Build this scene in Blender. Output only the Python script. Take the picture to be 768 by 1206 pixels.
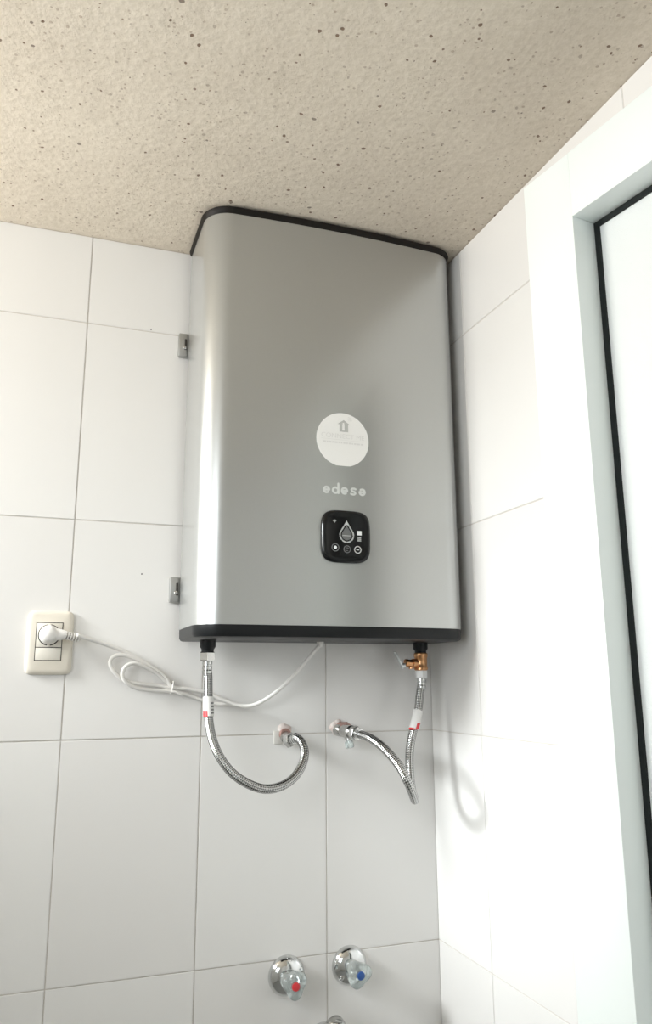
import bpy, bmesh, math, random
from mathutils import Vector, Matrix

for o in list(bpy.data.objects):
    bpy.data.objects.remove(o, do_unlink=True)
S = bpy.context.scene
COL = S.collection
random.seed(7)
PI = math.pi

# ------------------------------------------------------------------ camera
cam_d = bpy.data.cameras.new('camera')
cam = bpy.data.objects.new('camera', cam_d)
COL.objects.link(cam)
cam_d.sensor_fit = 'VERTICAL'
cam_d.sensor_height = 24.0
cam_d.lens = 917.18 / 1206.0 * 24.0
cam_d.clip_start = 0.01
cam.matrix_world = Matrix((
    (0.94149027, -0.06660386, -0.3303937, -0.77584607),
    (-0.33700629, -0.19993082, -0.92002958, -1.51133378),
    (-0.00477837, 0.97754365, -0.21067884, 1.51396563),
    (0, 0, 0, 1)))
S.camera = cam

# ------------------------------------------------------------------ light
W = bpy.data.worlds.new('world')
S.world = W
W.use_nodes = True
W.node_tree.nodes['Background'].inputs[0].default_value = (0.75, 0.85, 1.0, 1)
W.node_tree.nodes['Background'].inputs[1].default_value = 0.6

def area(name, loc, target, sx, sy, power, color, spread=180):
    d = bpy.data.lights.new(name, 'AREA')
    d.shape = 'RECTANGLE'; d.size = sx; d.size_y = sy
    d.energy = power; d.color = color; d.spread = math.radians(spread)
    o = bpy.data.objects.new(name, d); COL.objects.link(o)
    o.location = loc
    o.rotation_euler = (Vector(target) - Vector(loc)).to_track_quat('-Z', 'Z').to_euler()
    return o
WX = -1.75
WINDOWS = ((-0.54, -0.03, 1.78, 2.30), (-2.32, -0.93, 1.45, 2.33))     # openings in the left wall: y0, y1, z0, z1
area('sky_outside', (-3.3, -0.38, 2.75), (0, -0.30, 1.40), 0.8, 0.9, 22.0, (0.90, 0.97, 1.0), 70)                     # sky seen through the far window
area('ground_glow_far_window', (WX - 0.09, -0.285, 2.04), (0, -0.55, 2.40), 0.50, 0.50, 13.8, (1.0, 0.965, 0.90), 160)   # light off the ground outside
area('daylight_near_window', (WX - 0.09, -1.625, 1.89), (0, -0.95, 1.95), 1.36, 0.85, 13.5, (0.95, 0.985, 1.0), 130)

V = S.view_settings
V.view_transform = 'Standard'; V.look = 'None'; V.gamma = 1.0
V.use_curve_mapping = False
V.exposure = 0.0

# ------------------------------------------------------------------ helpers
MATS = {}
def mat(name, col, rough=0.5, metal=0.0, **kw):
    m = bpy.data.materials.new(name); m.use_nodes = True
    b = m.node_tree.nodes['Principled BSDF']
    b.inputs['Base Color'].default_value = (*col, 1)
    b.inputs['Roughness'].default_value = rough
    b.inputs['Metallic'].default_value = metal
    for k, v in kw.items():
        b.inputs[k.replace('_', ' ')].default_value = v
    MATS[name] = m
    return m
def nd(m, t, **kw):
    n = m.node_tree.nodes.new(t)
    for k, v in kw.items():
        setattr(n, k, v)
    return n
def lk(m, a, b): m.node_tree.links.new(a, b)
def bsdf(m): return m.node_tree.nodes['Principled BSDF']
def noise(m, scale, detail=4, rough=.55, vec=None):
    n = nd(m, 'ShaderNodeTexNoise'); n.inputs['Scale'].default_value = scale
    n.inputs['Detail'].default_value = detail; n.inputs['Roughness'].default_value = rough
    if vec is None:
        tc = nd(m, 'ShaderNodeTexCoord'); vec = tc.outputs['Object']
    lk(m, vec, n.inputs['Vector'])
    return n
def ramp(m, fac, stops):
    r = nd(m, 'ShaderNodeValToRGB')
    e = r.color_ramp.elements
    while len(e) < len(stops): e.new(0.5)
    for i, (p, c) in enumerate(stops):
        e[i].position = p; e[i].color = (*c, 1) if len(c) == 3 else c
    lk(m, fac, r.inputs[0])
    return r
def bump(m, height, strength, dist, prev=None):
    b = nd(m, 'ShaderNodeBump'); b.inputs['Strength'].default_value = strength
    b.inputs['Distance'].default_value = dist
    lk(m, height, b.inputs['Height'])
    if prev is not None: lk(m, prev, b.inputs['Normal'])
    return b
def math_n(m, op, a, b=None):
    n = nd(m, 'ShaderNodeMath', operation=op)
    for i, v in enumerate((a, b)):
        if v is None: continue
        if isinstance(v, (int, float)): n.inputs[i].default_value = v
        else: lk(m, v, n.inputs[i])
    return n.outputs[0]
def mixc(m, fac, a, b):
    n = nd(m, 'ShaderNodeMix', data_type='RGBA')
    for idx, v in ((0, fac), (6, a), (7, b)):
        if isinstance(v, (int, float)): n.inputs[idx].default_value = v
        elif isinstance(v, tuple): n.inputs[idx].default_value = (*v, 1)
        else: lk(m, v, n.inputs[idx])
    return n.outputs[2]

def obj(name, bm, m, parent=None, smooth=40):
    """links a bmesh given in world coordinates (or, under a parent, in world coordinates too) as one mesh object"""
    me = bpy.data.meshes.new(name)
    bmesh.ops.recalc_face_normals(bm, faces=bm.faces)
    bm.to_mesh(me); bm.free()
    if smooth:
        for p in me.polygons: p.use_smooth = True
        me.set_sharp_from_angle(angle=math.radians(smooth))
    me.materials.append(MATS[m] if isinstance(m, str) else m)
    o = bpy.data.objects.new(name, me); COL.objects.link(o)
    if parent is not None:
        o.parent = parent
        q = parent; off = Vector((0, 0, 0))
        while q is not None:
            off += Vector(q.location); q = q.parent
        if not parent.get('_local'):
            me.transform(Matrix.Translation(-off))
    return o
def tag(o, label, cat, group=None, kind=None):
    o['label'] = label; o['category'] = cat
    if group: o['group'] = group
    if kind: o['kind'] = kind
    return o
def thing(name, loc, label, cat, group=None, kind=None, rz=0, local=False):
    o = bpy.data.objects.new(name, None); COL.objects.link(o)
    o.empty_display_size = 0.05
    o.location = loc; o.rotation_euler = (0, 0, rz)
    if local: o['_local'] = 1
    return tag(o, label, cat, group, kind)

def box(bm, x0, x1, y0, y1, z0, z1, bev=0.0, seg=2):
    r = bmesh.ops.create_cube(bm, size=1)
    vs = r['verts']
    for v in vs:
        v.co = Vector(((x0 + x1) / 2 + v.co.x * (x1 - x0), (y0 + y1) / 2 + v.co.y * (y1 - y0), (z0 + z1) / 2 + v.co.z * (z1 - z0)))
    if bev:
        es = set(e for v in vs for e in v.link_edges)
        bmesh.ops.bevel(bm, geom=list(es), offset=bev, segments=seg, affect='EDGES', profile=0.5)
    return bm
def B(*a, **k): return box(bmesh.new(), *a, **k)

def frame_from(d):
    d = Vector(d).normalized()
    up = Vector((0, 0, 1)) if abs(d.z) < 0.9 else Vector((0, 1, 0))
    a = d.cross(up).normalized(); b = a.cross(d).normalized()
    return d, a, b
def lathe(bm, p0, d, prof, seg=32, cap0=True, cap1=True, shape=None, twist=0):
    """rings at p0 + d*t with radius r for (t, r); shape(angle) scales the radius"""
    d, a, b = frame_from(d); p0 = Vector(p0); rings = []
    for t, r in prof:
        ring = []
        for i in range(seg):
            an = 2 * PI * i / seg + twist
            k = shape(an) if shape else 1
            ring.append(bm.verts.new(p0 + d * t + (a * math.cos(an) + b * math.sin(an)) * r * k))
        rings.append(ring)
    for j in range(len(rings) - 1):
        for i in range(seg):
            bm.faces.new((rings[j][i], rings[j][(i + 1) % seg], rings[j + 1][(i + 1) % seg], rings[j + 1][i]))
    if cap0: bm.faces.new(rings[0])
    if cap1: bm.faces.new(rings[-1])
    return bm
def LA(*a, **k): return lathe(bmesh.new(), *a, **k)

def catmull(pts, n=10):
    P = [Vector(p) for p in pts]
    P = [P[0] * 2 - P[1]] + P + [P[-1] * 2 - P[-2]]
    out = []
    for i in range(1, len(P) - 2):
        for k in range(n):
            t = k / n
            p0, p1, p2, p3 = P[i - 1], P[i], P[i + 1], P[i + 2]
            out.append(0.5 * ((2 * p1) + (p2 - p0) * t + (2 * p0 - 5 * p1 + 4 * p2 - p3) * t * t + (3 * p1 - p0 - 3 * p2 + p3) * t ** 3))
    out.append(P[-2])
    return out
def tube(bm, path, r, seg=12, rfun=None):
    path = [Vector(p) for p in path]
    uvl = bm.loops.layers.uv.verify()
    t0 = (path[1] - path[0]).normalized()
    _, a, b = frame_from(t0)
    rings, L, s = [], [], 0.0
    prev = t0
    for i, p in enumerate(path):
        t = (path[min(i + 1, len(path) - 1)] - path[max(i - 1, 0)]).normalized()
        q = prev.rotation_difference(t); a = q @ a; b = q @ b; prev = t
        if i: s += (p - path[i - 1]).length
        rr = rfun(i) if rfun else r
        rings.append([bm.verts.new(p + (a * math.cos(2 * PI * k / seg) + b * math.sin(2 * PI * k / seg)) * rr) for k in range(seg)])
        L.append(s)
    for j in range(len(rings) - 1):
        for k in range(seg):
            f = bm.faces.new((rings[j][k], rings[j][(k + 1) % seg], rings[j + 1][(k + 1) % seg], rings[j + 1][k]))
            for lp, (u, v) in zip(f.loops, ((L[j], k / seg), (L[j], (k + 1) / seg), (L[j + 1], (k + 1) / seg), (L[j + 1], k / seg))):
                lp[uvl].uv = (u, v)
    bm.faces.new(rings[0]); bm.faces.new(rings[-1])
    return bm
def TU(*a, **k): return tube(bmesh.new(), *a, **k)

def loft(bm, loops, cap0=True, cap1=True):
    R = [[bm.verts.new(p) for p in lp] for lp in loops]
    n = len(R[0])
    for j in range(len(R) - 1):
        for i in range(n):
            bm.faces.new((R[j][i], R[j][(i + 1) % n], R[j + 1][(i + 1) % n], R[j + 1][i]))
    if cap0: bm.faces.new(R[0])
    if cap1: bm.faces.new(R[-1])
    return bm

def stroke(bm, pts, w, surf, th=0.0004):
    """flat ribbon with round ends along a 2-D polyline; surf(u, v, h) gives the 3-D point"""
    def poly(q):
        top = [bm.verts.new(surf(u, v, th)) for u, v in q]
        bot = [bm.verts.new(surf(u, v, 0)) for u, v in q]
        bm.faces.new(top); n = len(q)
        for i in range(n):
            bm.faces.new((top[i], top[(i + 1) % n], bot[(i + 1) % n], bot[i]))
    h = w / 2
    left, right = [], []
    for i, (u, v) in enumerate(pts):
        a = pts[max(i - 1, 0)]; b = pts[min(i + 1, len(pts) - 1)]
        d = Vector((b[0] - a[0], b[1] - a[1])).normalized()
        left.append((u - d.y * h, v + d.x * h)); right.append((u + d.y * h, v - d.x * h))
    closed = (Vector(pts[0]) - Vector(pts[-1])).length < 1e-6
    if closed:
        d = Vector((pts[1][0] - pts[-2][0], pts[1][1] - pts[-2][1])).normalized()
        u, v = pts[0]
        left[0] = left[-1] = (u - d.y * h, v + d.x * h); right[0] = right[-1] = (u + d.y * h, v - d.x * h)
    for i in range(len(pts) - 1):
        poly([left[i], left[i + 1], right[i + 1], right[i]])
    if not closed:
        for c in (pts[0], pts[-1]):
            poly([(c[0] + h * math.cos(2 * PI * k / 12), c[1] + h * math.sin(2 * PI * k / 12)) for k in range(12)])
    return bm
def arc(cx, cy, r, a0, a1, n=20):
    return [(cx + r * math.cos(math.radians(a0 + (a1 - a0) * i / n)), cy + r * math.sin(math.radians(a0 + (a1 - a0) * i / n))) for i in range(n + 1)]
def plate(bm, pts, surf, th=0.0004, h0=0.0):
    top = [bm.verts.new(surf(u, v, h0 + th)) for u, v in pts]
    bot = [bm.verts.new(surf(u, v, h0)) for u, v in pts]
    bm.faces.new(top); bm.faces.new(bot); n = len(pts)
    for i in range(n):
        bm.faces.new((top[i], top[(i + 1) % n], bot[(i + 1) % n], bot[i]))
    return bm
def rect(u0, u1, v0, v1): return [(u0, v0), (u1, v0), (u1, v1), (u0, v1)]

# ------------------------------------------------------------------ materials
# ceiling: rough beige plaster with pits and dark specks
m = mat('ceiling_plaster', (0.60, 0.53, 0.44), 0.95)
tc = nd(m, 'ShaderNodeTexCoord').outputs['Object']
big = noise(m, 5, 5, .6, tc); fine = noise(m, 90, 6, .65, tc); mid = noise(m, 28, 4, .5, tc)
base = ramp(m, big.outputs['Fac'], [(0.3, (0.68, 0.605, 0.505)), (0.7, (0.75, 0.675, 0.57))])
fc = ramp(m, fine.outputs['Fac'], [(0.35, (0.91, 0.90, 0.88)), (0.6, (1, 1, 1))])
mul = nd(m, 'ShaderNodeMix', data_type='RGBA', blend_type='MULTIPLY'); mul.inputs[0].default_value = 1
lk(m, base.outputs[0], mul.inputs[6]); lk(m, fc.outputs[0], mul.inputs[7])
col = mul.outputs[2]
def specks(col, scale, size, prob, dark):
    wob = noise(m, scale * 1.7, 2, .5, tc)
    add = nd(m, 'ShaderNodeVectorMath', operation='MULTIPLY_ADD')
    lk(m, wob.outputs['Color'], add.inputs[0]); add.inputs[1].default_value = (0.35 / scale,) * 3; lk(m, tc, add.inputs[2])
    v = nd(m, 'ShaderNodeTexVoronoi'); v.inputs['Scale'].default_value = scale
    lk(m, add.outputs[0], v.inputs['Vector'])
    sep = nd(m, 'ShaderNodeSeparateColor'); lk(m, v.outputs['Color'], sep.inputs[0])
    pick = math_n(m, 'LESS_THAN', sep.outputs[0], prob)
    sz = math_n(m, 'MULTIPLY', math_n(m, 'ADD', sep.outputs[1], 0.35), size)
    ins = math_n(m, 'LESS_THAN', v.outputs['Distance'], sz)
    fac = math_n(m, 'MULTIPLY', math_n(m, 'MULTIPLY', pick, ins), math_n(m, 'ADD', math_n(m, 'MULTIPLY', sep.outputs[2], 0.6), 0.35))
    return mixc(m, fac, col, dark), fac
col, f1 = specks(col, 72, 0.17, 0.46, (0.19, 0.12, 0.08))
col, f2 = specks(col, 26, 0.080, 0.32, (0.11, 0.07, 0.05))
col, f3 = specks(col, 130, 0.24, 0.36, (0.32, 0.23, 0.165))
lk(m, col, bsdf(m).inputs['Base Color'])
b1 = bump(m, mid.outputs['Fac'], 0.4, 0.005)
b2 = bump(m, fine.outputs['Fac'], 0.65, 0.0025, b1.outputs[0])
hole = math_n(m, 'SUBTRACT', 1.0, math_n(m, 'MAXIMUM', f1, f2))
b3 = bump(m, hole, 0.6, 0.002, b2.outputs[0])
lk(m, b3.outputs[0], bsdf(m).inputs['Normal'])

# glazed wall tile
m = mat('wall_tile', (0.80, 0.79, 0.77), 0.22)
oi = nd(m, 'ShaderNodeObjectInfo')
tc = nd(m, 'ShaderNodeTexCoord').outputs['Object']
n1 = noise(m, 3, 3, .5, tc)
r1 = ramp(m, oi.outputs['Random'], [(0, (0.80, 0.785, 0.765)), (1, (0.83, 0.82, 0.80))])
lk(m, r1.outputs[0], bsdf(m).inputs['Base Color'])
bb = bump(m, n1.outputs['Fac'], 0.06, 0.02)
lk(m, bb.outputs[0], bsdf(m).inputs['Normal'])
# grout
m = mat('grout', (0.56, 0.53, 0.49), 0.9)
g1 = noise(m, 30, 4, .6)
rr = ramp(m, g1.outputs['Fac'], [(0.3, (0.54, 0.50, 0.46)), (0.7, (0.68, 0.645, 0.60))])
lk(m, rr.outputs[0], bsdf(m).inputs['Base Color'])
# painted wall, floor
m = mat('painted_wall', (0.80, 0.80, 0.78), 0.8)
pn = noise(m, 60, 4, .6); pb = bump(m, pn.outputs['Fac'], 0.15, 0.002); lk(m, pb.outputs[0], bsdf(m).inputs['Normal'])
m = mat('floor_tile', (0.50, 0.47, 0.43), 0.35)
fn = noise(m, 8, 5, .6)
fr = ramp(m, fn.outputs['Fac'], [(0.3, (0.36, 0.37, 0.37)), (0.7, (0.43, 0.44, 0.44))]); lk(m, fr.outputs[0], bsdf(m).inputs['Base Color'])
# heater shell: silver metallic paint
m = mat('silver_paint', (0.46, 0.465, 0.455), 0.30, 0.74, Coat_Weight=0.8, Coat_Roughness=0.16)
sn = noise(m, 2500, 2, .5)
sr = ramp(m, sn.outputs['Fac'], [(0.3, (0.44, 0.45, 0.44)), (0.7, (0.50, 0.51, 0.505))]); lk(m, sr.outputs[0], bsdf(m).inputs['Base Color'])
mat('black_plastic', (0.007, 0.008, 0.009), 0.36, Specular_IOR_Level=0.3)
mat('brown_black_plastic', (0.008, 0.006, 0.0045), 0.5, Specular_IOR_Level=0.22)
mat('gloss_black', (0.005, 0.0055, 0.006), 0.16, Specular_IOR_Level=0.32)
mat('gasket_rubber', (0.010, 0.013, 0.013), 0.6, Specular_IOR_Level=0.25)
mat('sticker_white', (0.95, 0.945, 0.92), 0.45)
mat('print_grey', (0.56, 0.56, 0.54), 0.5)
mat('print_pale', (0.83, 0.825, 0.805), 0.5)
mat('logo_white', (0.74, 0.76, 0.74), 0.4)
mat('icon_light', (0.62, 0.64, 0.63), 0.4)
mat('icon_dim', (0.16, 0.165, 0.165), 0.4)
mat('icon_white', (0.9, 0.92, 0.92), 0.4)
mat('cord_white', (0.80, 0.78, 0.75), 0.42)
mat('plate_cream', (0.74, 0.69, 0.60), 0.38)
mat('module_cream', (0.76, 0.72, 0.64), 0.38)
mat('slot_dark', (0.035, 0.03, 0.026), 0.7)
mat('steel_bracket', (0.42, 0.42, 0.41), 0.42, 0.85)
mat('chrome', (0.66, 0.67, 0.67), 0.10, 1.0)
mat('dull_chrome', (0.55, 0.545, 0.53), 0.26, 1.0)
mat('nut_white', (0.80, 0.80, 0.79), 0.30)
mat('nut_nickel', (0.70, 0.70, 0.70), 0.12, 1.0)
mat('red_print', (0.72, 0.05, 0.06), 0.4)
mat('blue_print', (0.03, 0.10, 0.34), 0.4)
mat('barcode_grey', (0.22, 0.22, 0.22), 0.6)
mat('tag_white', (0.83, 0.82, 0.80), 0.5)
mat('lever_grey', (0.62, 0.64, 0.64), 0.35, 0.5)
m = mat('brass', (0.62, 0.33, 0.16), 0.30, 1.0)
bn = noise(m, 120, 4, .6)
br = ramp(m, bn.outputs['Fac'], [(0.35, (0.50, 0.24, 0.11)), (0.65, (0.72, 0.42, 0.22))]); lk(m, br.outputs[0], bsdf(m).inputs['Base Color'])
m = mat('pink_mortar', (0.62, 0.48, 0.44), 0.95)
mn = noise(m, 90, 5, .7)
mr = ramp(m, mn.outputs['Fac'], [(0.30, (0.38, 0.22, 0.19)), (0.42, (0.68, 0.57, 0.53)), (0.7, (0.78, 0.735, 0.70))]); lk(m, mr.outputs[0], bsdf(m).inputs['Base Color'])
mb = bump(m, mn.outputs['Fac'], 0.8, 0.003); lk(m, mb.outputs[0], bsdf(m).inputs['Normal'])
mat('rusty_metal', (0.36, 0.22, 0.19), 0.6, 0.4)
mat('old_grout', (0.66, 0.64, 0.60), 0.85)
mat('clear_acrylic', (0.86, 0.93, 0.92), 0.12, 0.0, Transmission_Weight=0.75, IOR=1.46)
mat('white_lacquer', (0.80, 0.85, 0.83), 0.35)
# frosted door glass
m = mat('frosted_glass', (0.90, 0.93, 0.92), 0.55, 0.0, Transmission_Weight=0.2, IOR=1.45)
gn = noise(m, 700, 2, .6); gb = bump(m, gn.outputs['Fac'], 0.6, 0.001); lk(m, gb.outputs[0], bsdf(m).inputs['Normal'])
# braided stainless sleeve: crossing diagonal strands from the tube's own UVs
m = mat('steel_braid', (0.6, 0.6, 0.6), 0.22, 1.0)
uv = nd(m, 'ShaderNodeUVMap'); sx = nd(m, 'ShaderNodeSeparateXYZ'); lk(m, uv.outputs[0], sx.inputs[0])
ku = math_n(m, 'MULTIPLY', sx.outputs[0], 2 * PI / 0.0065); kv = math_n(m, 'MULTIPLY', sx.outputs[1], 2 * PI * 6)
w1 = math_n(m, 'SINE', math_n(m, 'ADD', ku, kv)); w2 = math_n(m, 'SINE', math_n(m, 'SUBTRACT', ku, kv))
pr = math_n(m, 'ADD', math_n(m, 'MULTIPLY', math_n(m, 'MULTIPLY', w1, w2), 0.5), 0.5)
cr = ramp(m, pr, [(0.2, (0.10, 0.10, 0.10)), (0.6, (0.64, 0.64, 0.63))]); lk(m, cr.outputs[0], bsdf(m).inputs['Base Color'])
kb = bump(m, pr, 0.8, 0.0009); lk(m, kb.outputs[0], bsdf(m).inputs['Normal'])

# ------------------------------------------------------------------ the room
ZC = 2.4003
H1 = 2.211
XL, YF = WX, -2.40
def struct(name, bm, m, label, cat, smooth=0):
    o = obj(name, bm, m, None, smooth)
    return tag(o, label, cat, None, 'structure')
struct('ceiling', B(XL - 0.1, 0.1, YF - 0.1, 0.1, ZC, ZC + 0.1), 'ceiling_plaster', 'rough beige plaster ceiling with dark specks and pits', 'ceiling')
struct('floor', B(XL - 0.1, 0.1, YF - 0.1, 0.1, -0.1, 0.0), 'floor_tile', 'plain floor of the small tiled room', 'floor')
wall_back = struct('wall_back', B(XL - 0.1, 0.1, 0.0012, 0.1, 0.0, ZC), 'grout', 'white tiled back wall that carries the water heater', 'wall')
wall_right = struct('wall_right', B(0.0012, 0.1, YF, 0.0012, 0.0, ZC), 'grout', 'bright white tiled side wall right of the heater', 'wall')
struct('wall_front', B(XL - 0.1, 0.1, YF - 0.1, YF, 0.0, ZC), 'painted_wall', 'plain painted wall behind the viewer', 'wall')
bm = bmesh.new()
edges = [0.002] + [y for w in WINDOWS for y in (w[1], w[0])] + [YF]
for i in range(0, len(edges), 2): box(bm, XL - 0.12, XL, edges[i + 1], edges[i], 0, ZC)
for (y0, y1, z0, z1) in WINDOWS:
    box(bm, XL - 0.12, XL, y0, y1, 0, z0); box(bm, XL - 0.12, XL, y0, y1, z1, ZC)
struct('wall_left', bm, 'painted_wall', 'plain painted wall with the window opening, left of the heater', 'wall')
for k, (y0, y1, z0, z1) in enumerate(WINDOWS):
    win = thing('window_%d' % (k + 1), (XL, (y0 + y1) / 2, z0), ('open white window high in the left wall, next to the tiled back wall', 'open white window in the left wall, nearer the viewer')[k], 'window', kind='structure')
    bm = bmesh.new(); f = 0.03
    for a in ((y0, y0 + f, z0, z1), (y1 - f, y1, z0, z1), (y0 + f, y1 - f, z0, z0 + f), (y0 + f, y1 - f, z1 - f, z1)):
        box(bm, XL - 0.07, XL - 0.02, a[0], a[1], a[2], a[3], 0.003)
    obj('window_frame', bm, 'white_lacquer', win)
    obj('window_sill', B(XL - 0.02, XL + 0.05, y0 - 0.02, min(y1 + 0.02, -0.01), z0 - 0.03, z0, 0.004), 'white_lacquer', win)

# tiles, 250 x 400 mm with 2 mm joints, each an object under its wall
J = 0.0009
zl = [0.0, H1 - 5 * 0.4, H1 - 4 * 0.4, H1 - 3 * 0.4, H1 - 2 * 0.4, H1 - 0.4, H1, ZC - 0.0005]
xs = [0.0, -0.2354]
while xs[-1] - 0.25 > XL: xs.append(xs[-1] - 0.25)
xs.append(XL)
ys = [-0.0005, -0.198]
while ys[-1] - 0.25 > YF: ys.append(ys[-1] - 0.25)
ys.append(YF)
cache = {}
def tile_mesh(w, h, side):
    k = (round(w, 4), round(h, 4), side)
    if k not in cache:
        bm = bmesh.new()
        if side == 'back': box(bm, -w / 2, w / 2, 0, 0.004, -h / 2, h / 2)
        else: box(bm, 0, 0.004, -w / 2, w / 2, -h / 2, h / 2)
        fr = [f for f in bm.faces if (f.normal.y < -0.5 if side == 'back' else f.normal.x < -0.5)]
        bmesh.ops.bevel(bm, geom=list(fr[0].edges), offset=0.0008, segments=2, affect='EDGES')
        me = bpy.data.meshes.new('tile'); bm.to_mesh(me); bm.free(); me.materials.append(MATS['wall_tile'])
        for p in me.polygons: p.use_smooth = True
        me.set_sharp_from_angle(angle=math.radians(50))
        cache[k] = me
    return cache[k]
def put_tile(side, a0, a1, z0, z1):
    corner = max(a0, a1) > -0.001
    lo, hi = min(a0, a1) + J, max(a0, a1) - (-0.001 if corner and side == 'back' else 0.0 if corner else J)
    z0 += J; z1 -= J
    if hi - lo < 0.01 or z1 - z0 < 0.01: return
    o = bpy.data.objects.new('tile', tile_mesh(hi - lo, z1 - z0, side)); COL.objects.link(o)
    t = random.uniform(0, 0.0005); c = (lo + hi) / 2; zc = (z0 + z1) / 2
    if corner: t = 0.0
    if side == 'back':
        o.location = (c, -t * 0.6, zc); o.parent = wall_back
        o.rotation_euler = ((0 if corner else random.uniform(-1, 1) * 0.0012), 0, (0 if corner else random.uniform(-1, 1) * 0.0016))
    else:
        o.location = (-t * 0.6, c, zc); o.parent = wall_right
        o.rotation_euler = (0, (0 if corner else random.uniform(-1, 1) * 0.0012), (0 if corner else random.uniform(-1, 1) * 0.0016))
for j in range(len(zl) - 1):
    for i in range(len(xs) - 1): put_tile('back', xs[i], xs[i + 1], zl[j], zl[j + 1])
    for i in range(len(ys) - 1): put_tile('right', ys[i], ys[i + 1], zl[j], zl[j + 1])
for (x, z, r) in ((-0.6113, 2.2162, 0.0016), (-0.6078, 1.7134, 0.0015)):
    obj('drill_hole', LA((x, 0.0005, z), (0, -1, 0), [(0, r), (0.0016, r * 0.8)], 10), 'slot_dark', wall_back)

# ------------------------------------------------------------------ open door leaf with frosted glass, in front of the right wall
door = thing('door_1', (-0.140, -0.6285, 0.0), 'open white door leaf with recessed frosted glass and black gasket', 'door', kind='structure', rz=math.radians(-82.02), local=True)
DW, DT, DZ0, DZ1, ST = 0.60, 0.052, 0.010, 2.2370, 0.0908
RZ = DZ1 - 0.0987
def dpart(n, bm, m, par=None, smooth=40): return obj(n, bm, m, door, smooth)
dpart('stile', B(0, ST, 0, DT, DZ0, DZ1, 0.0012), 'white_lacquer')
dpart('stile', B(DW - ST, DW, 0, DT, DZ0, DZ1, 0.0012), 'white_lacquer')
dpart('rail', B(ST, DW - ST, 0, DT, RZ, DZ1, 0.0004), 'white_lacquer')
dpart('rail', B(ST, DW - ST, 0, DT, DZ0, DZ0 + 0.14, 0.0004), 'white_lacquer')
G0, G1 = 0.0430, 0.0475
bm = bmesh.new(); gw = 0.0082
a0, a1, z0, z1 = ST, DW - ST, DZ0 + 0.14, RZ
for q in ((a0, a0 + gw, z0, z1), (a1 - gw, a1, z0, z1), (a0 + gw, a1 - gw, z0, z0 + gw), (a0 + gw, a1 - gw, z1 - gw, z1)):
    box(bm, q[0], q[1], G0 - 0.003, G0 + 0.0085, q[2], q[3])
dpart('gasket', bm, 'gasket_rubber', smooth=0)
dpart('pane', B(a0 + gw, a1 - gw, G0, G1, z0 + gw, z1 - gw), 'frosted_glass', smooth=0)
dpart('handle', LA((DW * 0 + ST / 2, 0, 1.0 - 0.02), (0, -1, 0), [(0, 0.022), (0.006, 0.022), (0.008, 0.010), (0.04, 0.009), (0.045, 0.016), (0.07, 0.020), (0.078, 0.014)], 24), 'dull_chrome')

# ------------------------------------------------------------------ water heater
HX0, HX1, HB, HF, HR = -0.5370, -0.0150, -0.020, -0.2025, 0.050
HXC = (HX0 + HX1) / 2
HZ0, HZ1 = 1.607, 2.382
def front_y(x):
    k = (x - HXC) / ((HX1 - HX0) / 2 - HR)
    return HF - 0.0064 * max(0.0, 1 - k * k)
def outline(off=0.0, z=0.0, back=0.0):
    p = [(HX0 - off, HB + back)]
    n = 14
    for i in range(n + 1):
        a = PI + (PI / 2) * i / n
        p.append((HX0 + HR + (HR + off) * math.cos(a), HF + HR + (HR + off) * math.sin(a)))
    for i in range(1, 24):
        x = HX0 + HR + (HX1 - HX0 - 2 * HR) * i / 24
        p.append((x, front_y(x) - off))
    for i in range(n + 1):
        a = 1.5 * PI + (PI / 2) * i / n
        p.append((HX1 - HR + (HR + off) * math.cos(a), HF + HR + (HR + off) * math.sin(a)))
    p.append((HX1 + off, HB + back))
    return [(x, y, z) for x, y in p]
heater = thing('water_heater', (HXC, -0.1, 1.5855), 'silver metallic wall-hung electric water heater with black control panel', 'water heater')
obj('body', loft(bmesh.new(), [outline(0, HZ0), outline(0, HZ1)]), 'silver_paint', heater)
obj('top_cap', loft(bmesh.new(), [outline(-0.0006, HZ1 + 0.0002), outline(0.0030, HZ1 + 0.004), outline(0.0045, 2.3935), outline(0.001, 2.3965)]), 'brown_black_plastic', heater)
obj('bottom_rim', loft(bmesh.new(), [outline(-0.0008, HZ0 - 0.0002), outline(-0.0012, 1.592), outline(-0.0035, 1.5872), outline(-0.008, 1.5855)]), 'black_plastic', heater)
SX, SY = 0.2155, -0.081
for s in (-1, 1):
    x = -0.2775 + s * SX
    obj('connection_stub', LA((x, SY, 1.587), (0, 0, -1), [(0, 0.0145), (0.013, 0.0145), (0.0175, 0.0115), (0.0225, 0.0112)], 28), 'black_plastic', heater, 50)
for (z0, z1) in ((2.1615, 2.2125), (1.6595, 1.7085)):
    br_ = obj('wall_bracket', B(-0.5560, -0.5300, -0.0125, -0.0005, z0, z1, 0.003), 'steel_bracket', heater)
    zc = (z0 + z1) / 2
    obj('screw_slot', B(-0.5440, -0.5395, -0.0137, -0.010, zc - 0.011, zc + 0.013, 0.001), 'slot_dark', br_)
    obj('screw_head', LA((-0.5435, -0.0122, zc - 0.006), (0, -1, 0), [(0, 0.0042), (0.002, 0.0040), (0.003, 0.002)], 14), 'dull_chrome', br_)
obj('cable_gland', LA((-0.274, -0.077, 1.5855), (0, 0, -1), [(0, 0.007), (0.004, 0.007), (0.0055, 0.0045), (0.010, 0.0042)], 18), 'cord_white', heater)

def on_front(cx, cz):
    return lambda u, v, h: (cx + u, front_y(cx + u) - 0.0001 - h, cz + v)
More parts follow.
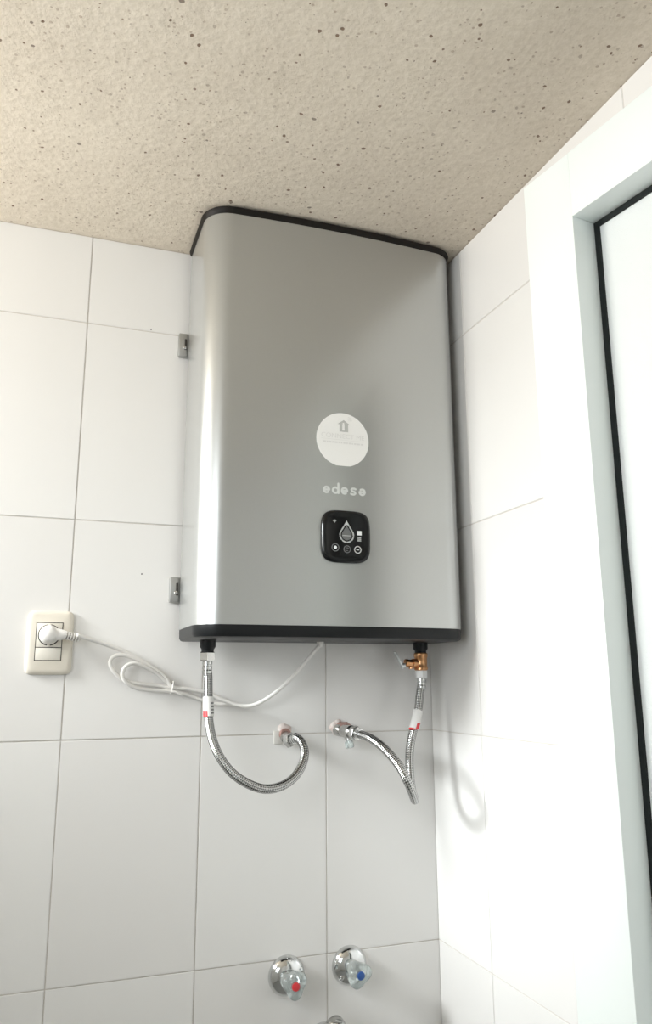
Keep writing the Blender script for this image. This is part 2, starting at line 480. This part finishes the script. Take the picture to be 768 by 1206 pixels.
# round sticker
st = on_front(-0.2740, 1.9525)
N = 72; R_ = 0.0522
pts = []
for i in range(N):
    a = 2 * PI * i / N
    pts.append((R_ * math.cos(a), max(-0.0505, R_ * math.sin(a))))
bm = bmesh.new()
ct = bm.verts.new(st(0, 0, 0.0006))
top = [bm.verts.new(st(u, v, 0.0006)) for u, v in pts]; bot = [bm.verts.new(st(u, v, 0)) for u, v in pts]
for i in range(N):
    k = (i + 1) % N
    bm.faces.new((ct, top[i], top[k])); bm.faces.new((top[i], bot[i], bot[k], top[k]))
sticker = obj('sticker', bm, 'sticker_white', heater); sticker['label'] = 'round white sticker with grey house icon'
su = lambda u, v, h: st(u, v, h + 0.0008)
bm = bmesh.new()
plate(bm, [(-0.0106, 0.0300), (0.0138, 0.0300), (0.0018, 0.0385)], su, 0.0003)
for q in (rect(-0.0066, -0.0014, 0.0155, 0.0300), rect(0.0034, 0.0104, 0.0155, 0.0300), rect(-0.0014, 0.0034, 0.0155, 0.0178)):
    plate(bm, q, su, 0.0003)
obj('house_icon', bm, 'print_grey', sticker, 0)
bm = bmesh.new(); plate(bm, [(-0.0012, 0.0180), (0.0032, 0.0180), (0.0026, 0.0330), (-0.0006, 0.0330)], su, 0.0005)
obj('thermometer_icon', bm, 'sticker_white', sticker, 0)
bm = bmesh.new()
for r in (0.003, 0.0056, 0.0082):
    stroke(bm, arc(0.0095, 0.0372, r, 10, 80, 8), 0.0011, su, 0.0003)
obj('signal_icon', bm, 'print_pale', sticker, 0)

def text_mesh(name, s, size, place, m, par, bold=0.0, width=None):
    c = bpy.data.curves.new(name, 'FONT'); c.body = s; c.size = size; c.align_x = 'CENTER'; c.align_y = 'CENTER'
    c.offset = bold; c.extrude = 0.0
    t = bpy.data.objects.new(name, c); COL.objects.link(t)
    bpy.context.view_layer.update()
    me = bpy.data.meshes.new_from_object(t.evaluated_get(bpy.context.evaluated_depsgraph_get()))
    bpy.data.objects.remove(t, do_unlink=True); bpy.data.curves.remove(c)
    bm = bmesh.new(); bm.from_mesh(me); bpy.data.meshes.remove(me)
    k = 1.0
    if width:
        xs_ = [v.co.x for v in bm.verts]; k = width / (max(xs_) - min(xs_))
    for v in bm.verts: v.co = Vector(place(v.co.x * k, v.co.y, 0.0002))
    return obj(name, bm, m, par, 0)
text_mesh('lettering', 'CONNECT ME', 0.0125, lambda u, v, h: su(u, v + 0.0062, h), 'print_pale', sticker, 0.0, 0.086)
bm = bmesh.new()
plate(bm, rect(-0.043, 0.043, -0.0008, -0.0003), su, 0.0002)
xx = -0.040
while xx < 0.040:
    w_ = random.choice((0.003, 0.0045, 0.006)); plate(bm, rect(xx, min(xx + w_, 0.042), -0.0075, -0.0045), su, 0.0002); xx += w_ + 0.0017
obj('small_print', bm, 'print_pale', sticker, 0)

# brand lettering, five rounded letters
lw, r = 0.0040, 0.0052
bm = bmesh.new()
def let(cx, strokes):
    su2 = on_front(-0.2718, 1.8545)
    for k, s_ in enumerate(strokes): stroke(bm, [(cx + a, b) for a, b in s_], lw, (lambda u, v, h, kk=k: su2(u, v, h + 0.0001 * kk)), 0.0004)
px = 0.0176
let(-2 * px, [[(-r, 0), (r, 0)], arc(0, 0, r, 0, 305)])
let(-1 * px, [arc(0, 0, r, 0, 360, 24), [(r + 0.0004, -r), (r + 0.0004, r + 0.0075)]])
let(0, [[(-r, 0), (r, 0)], arc(0, 0, r, 0, 305)])
let(1 * px, [[(0.0044, 0.0046), (0.0020, 0.0056), (-0.0018, 0.0054), (-0.0040, 0.0034), (-0.0030, 0.0010), (0.0, 0.0), (0.0030, -0.0010), (0.0042, -0.0034), (0.0020, -0.0054), (-0.0018, -0.0056), (-0.0046, -0.0046)]])
let(2 * px, [[(r, 0), (-r, 0)], arc(0, 0, r, 180, 485)])
lg = obj('logo_lettering', bm, 'logo_white', heater, 0); lg['label'] = 'pale raised brand lettering'

# control panel
PX, PZ = -0.2710, 1.7683
py0 = front_y(PX)
def sq(a, b, y, n=4.2, N=64):
    out = []
    for i in range(N):
        t = 2 * PI * i / N; c, s = math.cos(t), math.sin(t)
        out.append((PX + a * math.copysign(abs(c) ** (2 / n), c), y, PZ + b * math.copysign(abs(s) ** (2 / n), s)))
    return out
hp, hv = 0.0475, 0.0482
panel = obj('control_panel', loft(bmesh.new(), [sq(hp, hv, py0 + 0.002), sq(hp, hv, py0 - 0.003), sq(hp * 0.985, hv * 0.985, py0 - 0.0055), sq(hp * 0.94, hv * 0.94, py0 - 0.0075), sq(hp * 0.86, hv * 0.86, py0 - 0.0085), sq(hp * 0.80, hv * 0.80, py0 - 0.0076), sq(hp * 0.78, hv * 0.78, py0 - 0.0072)]), 'gloss_black', heater, 60)
panel['label'] = 'glossy black rounded control panel with touch icons'
pf = lambda u, v, h: (PX + u, py0 - 0.00735 - h, PZ + v)
def icon(n, bm, m): return obj(n, bm, m, panel, 0)
# segmented water-drop ring
def drop(k, N=60):
    tip, bt, hw = 0.0290, -0.0125, 0.0145
    rad = hw * k; cy = 0.0018; cyy = bt + hw
    out = []
    ty = cyy + (tip - cyy) * k
    th = math.asin(min(0.999, rad / (ty - cyy)))
    a0 = th; a1 = PI - th
    out.append((0, ty))
    nn = 34
    for i in range(nn + 1):
        a = a1 + (2 * PI - (a1 - a0)) * i / nn
        out.append((rad * math.cos(a), cyy + rad * math.sin(a)))
    out.append((0, ty))
    return out
dr = drop(0.9)
def resample(P, n):
    d = [0]
    for a, b in zip(P, P[1:]): d.append(d[-1] + math.dist(a, b))
    out = []
    for i in range(n + 1):
        t = d[-1] * i / n; k = max(j for j in range(len(d)) if d[j] <= t + 1e-12); k = min(k, len(P) - 2)
        f = (t - d[k]) / max(1e-9, d[k + 1] - d[k]); out.append((P[k][0] + (P[k + 1][0] - P[k][0]) * f, P[k][1] + (P[k + 1][1] - P[k][1]) * f))
    return out
rs = resample(dr, 110)
bm = bmesh.new()
for s in range(10):
    seg = rs[s * 11 + 1: s * 11 + 10]
    stroke(bm, seg, 0.0026, pf, 0.0003)
plate(bm, [(-0.0034, 0.0205), (0.0034, 0.0205), (0, 0.0290)], pf, 0.0005)
icon('drop_ring', bm, 'icon_light')
bm = bmesh.new(); plate(bm, drop(0.66)[:-1], pf, 0.00015); icon('drop_fill', bm, 'icon_dim')
bm = bmesh.new(); plate(bm, rect(-0.0085, 0.0085, 0.0004, 0.0014), pf, 0.0006); icon('level_mark', bm, 'icon_light')
bm = bmesh.new()
for r in (0.0022, 0.0040): stroke(bm, arc(-0.0233, 0.0245, r, 45, 135, 8), 0.0012, pf, 0.0003)
plate(bm, arc(-0.0233, 0.0247, 0.0009, 0, 330, 11), pf, 0.0003)
icon('wireless_icon', bm, 'icon_light')
bm = bmesh.new(); plate(bm, rect(0.0200, 0.0290, 0.0030, 0.0110), pf, 0.0003); icon('mode_light', bm, 'icon_white')
for k in range(3):
    bm = bmesh.new(); plate(bm, rect(0.0208, 0.0278, -0.0020 - 0.0030 * k, -0.0003 - 0.0030 * k), pf, 0.0003); icon('mode_mark', bm, 'icon_light')
for (u, v, r, mm) in ((-0.0222, -0.0215, 0.0066, 'icon_dim'), (0.0004, -0.0238, 0.0062, 'icon_dim'), (0.0212, -0.0238, 0.0062, 'icon_light')):
    bm = bmesh.new(); stroke(bm, arc(u, v, r, 0, 360, 28), 0.0016, pf, 0.0003); icon('touch_button', bm, mm)
bm = bmesh.new(); plate(bm, arc(-0.0222, -0.0213, 0.0030, 0, 345, 16), pf, 0.0003); icon('button_light', bm, 'icon_white')
bm = bmesh.new(); stroke(bm, arc(0.0004, -0.0238, 0.0028, 30, 300, 12), 0.0013, pf, 0.0003); icon('button_mark', bm, 'icon_dim')
bm = bmesh.new(); plate(bm, rect(0.0185, 0.0240, -0.0248, -0.0228), pf, 0.0003); icon('button_mark', bm, 'icon_light')

# ------------------------------------------------------------------ socket
out = thing('wall_socket', (-0.7655, 0, 1.525), 'cream rectangular wall socket plate on the white tiles', 'socket')
bm = bmesh.new()
px0, px1, pz0, pz1 = -0.8055, -0.7255, 1.5250, 1.6385
mx0, mx1, mz0, mz1, msp = -0.7893, -0.7447, 1.5500, 1.6172, 1.5732
def plate_loop(ins, y, bow=0.0):
    out_ = []
    for i in range(64):
        t = 2 * PI * i / 64; c, s = math.cos(t), math.sin(t); n = 9
        hx, hz = (px1 - px0) / 2 - ins, (pz1 - pz0) / 2 - ins
        out_.append(((px0 + px1) / 2 + hx * math.copysign(abs(c) ** (2 / n), c), y, (pz0 + pz1) / 2 + hz * math.copysign(abs(s) ** (2 / n), s)))
    return out_
loft(bm, [plate_loop(0.0, -0.0004), plate_loop(0.0, -0.004), plate_loop(0.0012, -0.0065), plate_loop(0.005, -0.0085), plate_loop(0.0085, -0.0092)])
obj('cover_plate', bm, 'plate_cream', out, 50)
g = 0.0007
obj('module_recess', B(mx0 - g, mx1 + g, -0.0094, -0.006, mz0 - g, mz1 + g), 'slot_dark', out, 0)
sm = obj('socket_module', B(mx0 + g, mx1 - g, -0.0102, -0.006, msp + g, mz1 - g, 0.0005), 'module_cream', out)
obj('blank_module', B(mx0 + g, mx1 - g, -0.0102, -0.006, mz0 + g, msp - g, 0.0005), 'module_cream', out)
sc = (-0.7672, 1.5952)
obj('socket_well', LA((sc[0], -0.0099, sc[1]), (0, -1, 0), [(0, 0.0190), (0.0005, 0.0190)], 40), 'slot_dark', sm, 0)
for s in (-1, 1):
    obj('earth_clip', B(sc[0] - 0.0025, sc[0] + 0.0025, -0.0118, -0.0100, sc[1] + s * 0.0180 - 0.0020, sc[1] + s * 0.0180 + 0.0020, 0.0005), 'module_cream', sm)

# ------------------------------------------------------------------ power cord with plug
cord = thing('power_cord', (-0.7672, -0.0106, 1.58), 'white power cord plugged into the socket, coiled and tied below the heater', 'power cord')
plug = obj('plug', LA((sc[0], -0.0106, sc[1]), (0, -1, 0), [(0, 0.0172), (0.008, 0.0172), (0.016, 0.0155), (0.024, 0.0140), (0.031, 0.0125), (0.034, 0.0095)], 36), 'cord_white', cord, 50)
bm = bmesh.new()
tube(bm, [(sc[0] + 0.000, -0.031, sc[1] + 0.0002), (sc[0] + 0.012, -0.031, sc[1]), (sc[0] + 0.022, -0.0335, sc[1] - 0.0005), (sc[0] + 0.028, -0.0345, sc[1] - 0.001)], 0.0095, 18, lambda i: (0.0115, 0.0110, 0.0092, 0.0072)[i])
obj('plug_neck', bm, 'cord_white', plug, 60)
d = Vector((0.0211, 0.0050, -0.0045)).normalized(); p0 = Vector((sc[0] + 0.024, -0.0350, sc[1] - 0.0006))
prof = [(0, 0.0036)]
for k in range(6):
    t = 0.0015 + k * 0.0048
    prof += [(t, 0.0036), (t + 0.0002, 0.0078 - 0.0002 * k), (t + 0.0022, 0.0078 - 0.0002 * k), (t + 0.0024, 0.0036)]
prof += [(0.031, 0.0038)]
obj('strain_relief', LA(p0, d, prof, 20), 'cord_white', plug, 30)
MAIN = [(-0.7199, -0.0360, 1.5943), (-0.6987, -0.0280, 1.5882), (-0.6680, -0.0200, 1.5790), (-0.6289, -0.0140, 1.5642), (-0.5844, -0.0110, 1.5397), (-0.5602, -0.0110, 1.5226), (-0.5439, -0.0120, 1.5032), (-0.5135, -0.0110, 1.4983), (-0.4793, -0.0100, 1.4917), (-0.4484, -0.0120, 1.4781), (-0.4148, -0.0170, 1.4668), (-0.3886, -0.0250, 1.4682), (-0.3583, -0.0360, 1.4854), (-0.3254, -0.0500, 1.5154), (-0.2992, -0.0640, 1.5487), (-0.2775, -0.0765, 1.5774)]
LOOP = [(-0.4305, -0.0060, 1.4699), (-0.4584, -0.0060, 1.4703), (-0.4830, -0.0060, 1.4769), (-0.5157, -0.0070, 1.4882), (-0.5430, -0.0080, 1.4947), (-0.5796, -0.0120, 1.4966), (-0.6112, -0.0180, 1.5015), (-0.6303, -0.0220, 1.5122), (-0.6371, -0.0240, 1.5258), (-0.6318, -0.0240, 1.5395), (-0.6167, -0.0220, 1.5449), (-0.5961, -0.0180, 1.5396), (-0.5700, -0.0130, 1.5242), (-0.5450, -0.0090, 1.5024), (-0.5715, -0.0070, 1.5057), (-0.6027, -0.0080, 1.5082), (-0.6294, -0.0120, 1.5137), (-0.6485, -0.0160, 1.5274), (-0.6585, -0.0180, 1.5426), (-0.6575, -0.0180, 1.5532), (-0.6458, -0.0180, 1.5601), (-0.6258, -0.0160, 1.5580), (-0.5972, -0.0120, 1.5459), (-0.5694, -0.0080, 1.5273), (-0.5463, -0.0060, 1.5055)]
obj('cable', TU(catmull(MAIN, 10), 0.0037, 12), 'cord_white', cord, 60)
obj('coil', TU(catmull(LOOP, 8), 0.0037, 12), 'cord_white', cord, 60)
bm = bmesh.new()
tc_ = Vector((-0.5440, -0.0095, 1.5015))
ring = [tc_ + Vector((0.002 * math.sin(2 * PI * k / 24) , 0.0085 * math.cos(2 * PI * k / 24), 0.0108 * math.sin(2 * PI * k / 24))) for k in range(25)]
tube(bm, ring, 0.0016, 8)
tie = obj('cable_tie', bm, 'cord_white', cord, 60)
bm = bmesh.new(); tube(bm, [tc_ + Vector((-0.004, -0.0075, -0.008)), tc_ + Vector((0.004, -0.0090, -0.0075)), tc_ + Vector((0.012, -0.0090, -0.0115)), tc_ + Vector((0.0165, -0.0085, -0.0135))], 0.0022, 8)
obj('tie_end', bm, 'cord_white', tie, 60)

# ------------------------------------------------------------------ water connections
def hexnut(p, d, length, rad, m, par, name='hex_nut'):
    b = bmesh.new(); lathe(b, p, d, [(0, rad * 0.90), (length * 0.12, rad), (length * 0.88, rad), (length, rad * 0.90)], 6, twist=0.3)
    return obj(name, b, m, par, 20)
def ferrule(p, d, length, rad, par, m='chrome'):
    n = 3; prof = []
    for k in range(n):
        a = length * k / n; e = length * (k + 1) / n; w = e - a
        prof += [(a, rad * 0.86), (a + w * .12, rad), (a + w * .7, rad), (a + w * .85, rad * 0.86)]
    prof.append((length, rad * 0.86))
    return obj('ferrule', LA(p, d, prof, 24), m, par, 35)
def wrap(path, i0, i1, r, m, name, par, seg=20):
    return obj(name, TU(path[i0:i1 + 1], r, seg), m, par, 60)
def idx_z(path, z, hi=None):
    return min(range(hi or len(path)), key=lambda i: abs(path[i].z - z))

lx = -0.2775 - SX
hose1 = thing('flexible_hose', (lx, SY, 1.33), 'braided steel hose hanging in a U from the heater to the left wall outlet', 'hose', 'braided hoses under the heater')
HOSEL = [(-0.4909, -0.0800, 1.5523), (-0.4908, -0.0820, 1.5160), (-0.4904, -0.0860, 1.4787), (-0.4896, -0.0920, 1.4451), (-0.4843, -0.1000, 1.4134), (-0.4736, -0.1100, 1.3852), (-0.4537, -0.1180, 1.3582), (-0.4271, -0.1220, 1.3392), (-0.3959, -0.1200, 1.3276), (-0.3659, -0.1130, 1.3282), (-0.3373, -0.1020, 1.3386), (-0.3158, -0.0900, 1.3586), (-0.3050, -0.0770, 1.3795), (-0.3058, -0.0640, 1.3968), (-0.3120, -0.0520, 1.4062), (-0.3175, -0.0400, 1.4040)]
HL = [(lx, SY, 1.5380)] + HOSEL[1:]
P1 = catmull(HL, 12)
obj('braided_sleeve', TU(P1, 0.0081, 16), 'steel_braid', hose1, 60)
hexnut((lx, SY, 1.5650), (0, 0, -1), 0.0170, 0.0150, 'nut_nickel', hose1)
ferrule((lx, SY, 1.5482), (0, 0, -1), 0.0245, 0.0092, hose1)
i0, i1 = idx_z(P1, 1.4865, len(P1) // 2), idx_z(P1, 1.4495, len(P1) // 2)
t1 = wrap(P1, i0, i1, 0.0096, 'tag_white', 'paper_tag', hose1)
# barcode and red print wrapped on the tag
def patch_on(path, i0, i1, r, a0, a1, m, name, par, n=6):
    b = bmesh.new(); rows = []
    for p in path[i0:i1 + 1]:
        rows.append([b.verts.new(p + Vector((math.cos(a0 + (a1 - a0) * k / n), math.sin(a0 + (a1 - a0) * k / n), 0)) * r) for k in range(n + 1)])
    for j in range(len(rows) - 1):
        for k in range(n): b.faces.new((rows[j][k], rows[j][k + 1], rows[j + 1][k + 1], rows[j + 1][k]))
    return obj(name, b, m, par, 60)
rad_ = math.radians
ia, ib = idx_z(P1, 1.4760, len(P1) // 2), idx_z(P1, 1.4565, len(P1) // 2)
for k in range(ia, ib, 2):
    patch_on(P1, k, k + 1, 0.00985, rad_(-95 + 20), rad_(-95 + 70), 'barcode_grey', 'barcode', t1)
patch_on(P1, idx_z(P1, 1.4610, len(P1) // 2), i1, 0.00985, rad_(-175), rad_(-110), 'red_print', 'red_print', t1)
pe = P1[-1]; de = (P1[-1] - P1[-4]).normalized()
ferrule(pe - de * 0.012, de, 0.014, 0.0094, hose1)
hexnut(pe + de * 0.002, de, 0.013, 0.0140, 'dull_chrome', hose1)

def mortar(name, cx, cz, r, seed, par):
    rnd = random.Random(seed); N = 40
    lob = [(rnd.uniform(0.7, 1.25)) for _ in range(10)]
    def rad(i):
        f = i / N * 10; a = int(f) % 10; b_ = (a + 1) % 10; t = f - int(f)
        return r * (lob[a] * (1 - t) + lob[b_] * t)
    b = bmesh.new()
    loops = []
    for k, (sc_, y) in enumerate(((1.0, -0.0004), (0.96, -0.0022), (0.7, -0.0045), (0.45, -0.0065))):
        loops.append([(cx + rad(i) * sc_ * math.cos(2 * PI * i / N), y + rnd.uniform(-0.0005, 0.0005), cz + rad(i) * sc_ * math.sin(2 * PI * i / N)) for i in range(N)])
    loft(b, loops)
    return obj(name, b, 'pink_mortar', par, 60)
o1 = thing('water_outlet', (-0.322, 0, 1.405), 'mortared pipe outlet in the wall at the end of the U-shaped hose', 'pipe outlet')
mortar('mortar_patch', -0.3215, 1.4150, 0.0165, 3, o1)
obj('flange', B(-0.3440, -0.3260, -0.0035, -0.0005, 1.3925, 1.4180, 0.0012), 'old_grout', o1)
tip = pe + de * 0.013
base = Vector((-0.3215, -0.002, 1.4080))
obj('pipe_nipple', LA(base, tip - base, [(0, 0.0105), ((tip - base).length * 0.7, 0.0105), ((tip - base).length * 0.72, 0.0085), ((tip - base).length, 0.0085)], 20), 'dull_chrome', o1)
obj('rusty_collar', LA(base + Vector((0, 0, 0.003)), (0.1, -1, 0.1), [(0, 0.0122), (0.004, 0.0118), (0.006, 0.0105)], 18), 'rusty_metal', o1)

rx = -0.2775 + SX
relief = thing('relief_valve', (rx, SY, 1.53), 'brass safety relief valve with grey lever under the heater', 'valve')
obj('valve_body', LA((rx, SY, 1.5660), (0, 0, -1), [(0, 0.0120), (0.002, 0.0138), (0.008, 0.0138), (0.010, 0.0126), (0.026, 0.0126), (0.028, 0.0138), (0.033, 0.0138), (0.035, 0.0110)], 28), 'brass', relief)
port = obj('side_port', LA((rx - 0.008, SY - 0.001, 1.5455), (-1, -0.08, 0), [(0, 0.0085), (0.012, 0.0085), (0.0125, 0.0068), (0.022, 0.0068), (0.0225, 0.0080), (0.028, 0.0080), (0.029, 0.0060)], 24), 'brass', relief)
obj('drain_spout', LA((rx - 0.022, SY - 0.001, 1.5400), (0, 0, -1), [(0, 0.0050), (0.0055, 0.0050)], 14), 'brass', relief)
bm = bmesh.new()
box(bm, -0.0018, 0.0018, -0.0045, 0.0045, -0.002, 0.034, 0.001)
bmesh.ops.transform(bm, verts=bm.verts, matrix=Matrix.Translation((rx - 0.0425, SY - 0.003, 1.5370)) @ Matrix.Rotation(math.radians(-27), 4, 'Y'))
lev = obj('lever', bm, 'lever_grey', relief)
obj('lever_pivot', LA((rx - 0.045, SY - 0.003, 1.5400), (1, 0, 0.15), [(0, 0.0042), (0.010, 0.0042)], 12), 'lever_grey', relief)

hose2 = thing('flexible_hose', (rx, SY, 1.30), 'braided steel hose under the brass valve, folded forward to the angle valve', 'hose', 'braided hoses under the heater')
HOSER = [(-0.0659, -0.0820, 1.5043), (-0.0669, -0.0820, 1.4846), (-0.0715, -0.0840, 1.4602), (-0.0798, -0.0880, 1.4347), (-0.0899, -0.0920, 1.4112), (-0.0980, -0.0960, 1.3864), (-0.1021, -0.1000, 1.3604), (-0.1044, -0.1060, 1.3348), (-0.1068, -0.1170, 1.3133), (-0.1121, -0.1360, 1.3009), (-0.1221, -0.1600, 1.3002), (-0.1355, -0.1840, 1.3091), (-0.1483, -0.2000, 1.3253), (-0.1572, -0.2040, 1.3404), (-0.1651, -0.1940, 1.3612), (-0.1738, -0.1760, 1.3794), (-0.1829, -0.1520, 1.3956), (-0.1901, -0.1220, 1.4065), (-0.1948, -0.0920, 1.4112), (-0.1983, -0.0750, 1.4130)]
HRp = [(rx, SY, 1.5050)] + HOSER[1:]
P2 = catmull(HRp, 12)
obj('braided_sleeve', TU(P2, 0.0081, 16), 'steel_braid', hose2, 60)
hexnut((rx, SY, 1.5325), (0, 0, -1), 0.0165, 0.0125, 'nut_white', hose2)
ferrule((rx, SY, 1.5165), (0, 0, -1), 0.0220, 0.0092, hose2)
i0, i1 = idx_z(P2, 1.4540, len(P2) // 2), idx_z(P2, 1.4190, len(P2) // 2)
t2 = wrap(P2, i0, i1, 0.0098, 'tag_white', 'paper_tag', hose2)
ia = idx_z(P2, 1.4310, len(P2) // 2)
patch_on(P2, ia, i1, 0.01005, rad_(-200), rad_(20), 'red_print', 'red_print', t2, 10)
pe2 = P2[-1]; de2 = (P2[-1] - P2[-4]).normalized()
ferrule(pe2 - de2 * 0.012, de2, 0.014, 0.0094, hose2)
hexnut(pe2 + de2 * 0.002, de2, 0.012, 0.0135, 'dull_chrome', hose2)

av = thing('angle_valve', (-0.212, 0, 1.395), 'small chrome angle valve with clear knob, right of the wall outlet', 'valve')
mortar('mortar_patch', -0.2130, 1.4200, 0.0150, 11, av)
obj('mortar_lip', B(-0.2060, -0.1900, -0.0035, -0.0005, 1.4285, 1.4312, 0.0008), 'rusty_metal', av)
tip2 = pe2 + de2 * 0.013; base2 = Vector((-0.2110, -0.002, 1.4165)); L2 = (tip2 - base2).length
obj('valve_body', LA(base2, tip2 - base2, [(0, 0.0120), (L2 * .25, 0.0120), (L2 * .3, 0.0100), (L2 * .45, 0.0125), (L2 * .85, 0.0130), (L2 * .9, 0.0100), (L2, 0.0095)], 24), 'dull_chrome', av)
obj('rusty_collar', LA(base2 + Vector((0.004, -0.004, 0.006)), tip2 - base2, [(0, 0.0095), (0.03, 0.0085)], 16), 'rusty_metal', av)
mid2 = base2 + (tip2 - base2) * 0.55
dk = Vector((0.15, -0.25, -1)).normalized()
stem = obj('stem', LA(mid2 + dk * 0.008, dk, [(0, 0.0070), (0.006, 0.0070), (0.0065, 0.0045), (0.016, 0.0045)], 18), 'chrome', av)
obj('knob', LA(mid2 + dk * 0.018, dk, [(0, 0.0050), (0.002, 0.0075), (0.012, 0.0085), (0.0145, 0.0060)], 24, shape=lambda a: 1 + 0.10 * math.cos(5 * a)), 'clear_acrylic', av)

# ------------------------------------------------------------------ taps and spout
def tap(x, z, rot, dot, label):
    t = thing('wall_tap', (x, 0, z), label, 'tap', 'wall taps below the heater')
    esc = obj('escutcheon', LA((x, -0.0005, z), (0, -1, 0), [(0, 0.0345), (0.003, 0.0345), (0.008, 0.0325), (0.013, 0.0285), (0.0170, 0.0225), (0.0190, 0.0165), (0.0195, 0.0140), (0.0185, 0.0135), (0.030, 0.0125), (0.031, 0.0100)], 48), 'chrome', t, 50)
    lob = lambda a: 1.06 + 0.17 * math.cos(3 * (a - rot))
    h = obj('handle', LA((x, -0.0240, z), (0, -1, 0), [(0, 0.0135), (0.003, 0.0165), (0.012, 0.0190), (0.024, 0.0205), (0.031, 0.0200), (0.035, 0.0175), (0.0362, 0.0130)], 60, shape=lob), 'clear_acrylic', t, 60)
    obj('handle_core', LA((x, -0.031, z), (0, -1, 0), [(0, 0.0070), (0.020, 0.0070)], 18), 'dull_chrome', h)
    obj('temperature_dot', LA((x, -0.0600, z), (0, -1, 0), [(0, 0.0072), (0.0012, 0.0072), (0.0016, 0.0062)], 28), dot, h)
    return t
tap(-0.3155, 0.9840, rad_(-95), 'red_print', 'chrome wall tap with clear handle and red dot')
tap(-0.1915, 0.9870, rad_(-68), 'blue_print', 'chrome wall tap with clear handle and blue dot')
sp = thing('tap_spout', (-0.2460, 0, 0.878), 'chrome spout between and below the two taps, cut off by the bottom edge', 'spout')
obj('flange', LA((-0.2450, -0.0005, 0.8690), (0, -1, 0), [(0, 0.0290), (0.004, 0.0290), (0.010, 0.0260), (0.016, 0.0190), (0.018, 0.0150)], 40), 'chrome', sp, 50)
obj('spout_tube', TU(catmull([(-0.2440, -0.010, 0.8740), (-0.2440, -0.04, 0.8800), (-0.2440, -0.08, 0.8810), (-0.2440, -0.12, 0.8720), (-0.2440, -0.145, 0.8520), (-0.2440, -0.150, 0.8350)], 8), 0.0125, 20), 'dull_chrome', sp, 60)
obj('diverter_knob', LA((-0.2370, -0.0480, 0.8860), (0, -0.1, 1), [(0, 0.0060), (0.012, 0.0060), (0.014, 0.0150), (0.030, 0.0165), (0.034, 0.0120)], 28, shape=lambda a: 1 + 0.12 * math.cos(3 * a)), 'dull_chrome', sp, 50)

for o in bpy.data.objects:
    if o.get('_local'): del o['_local']
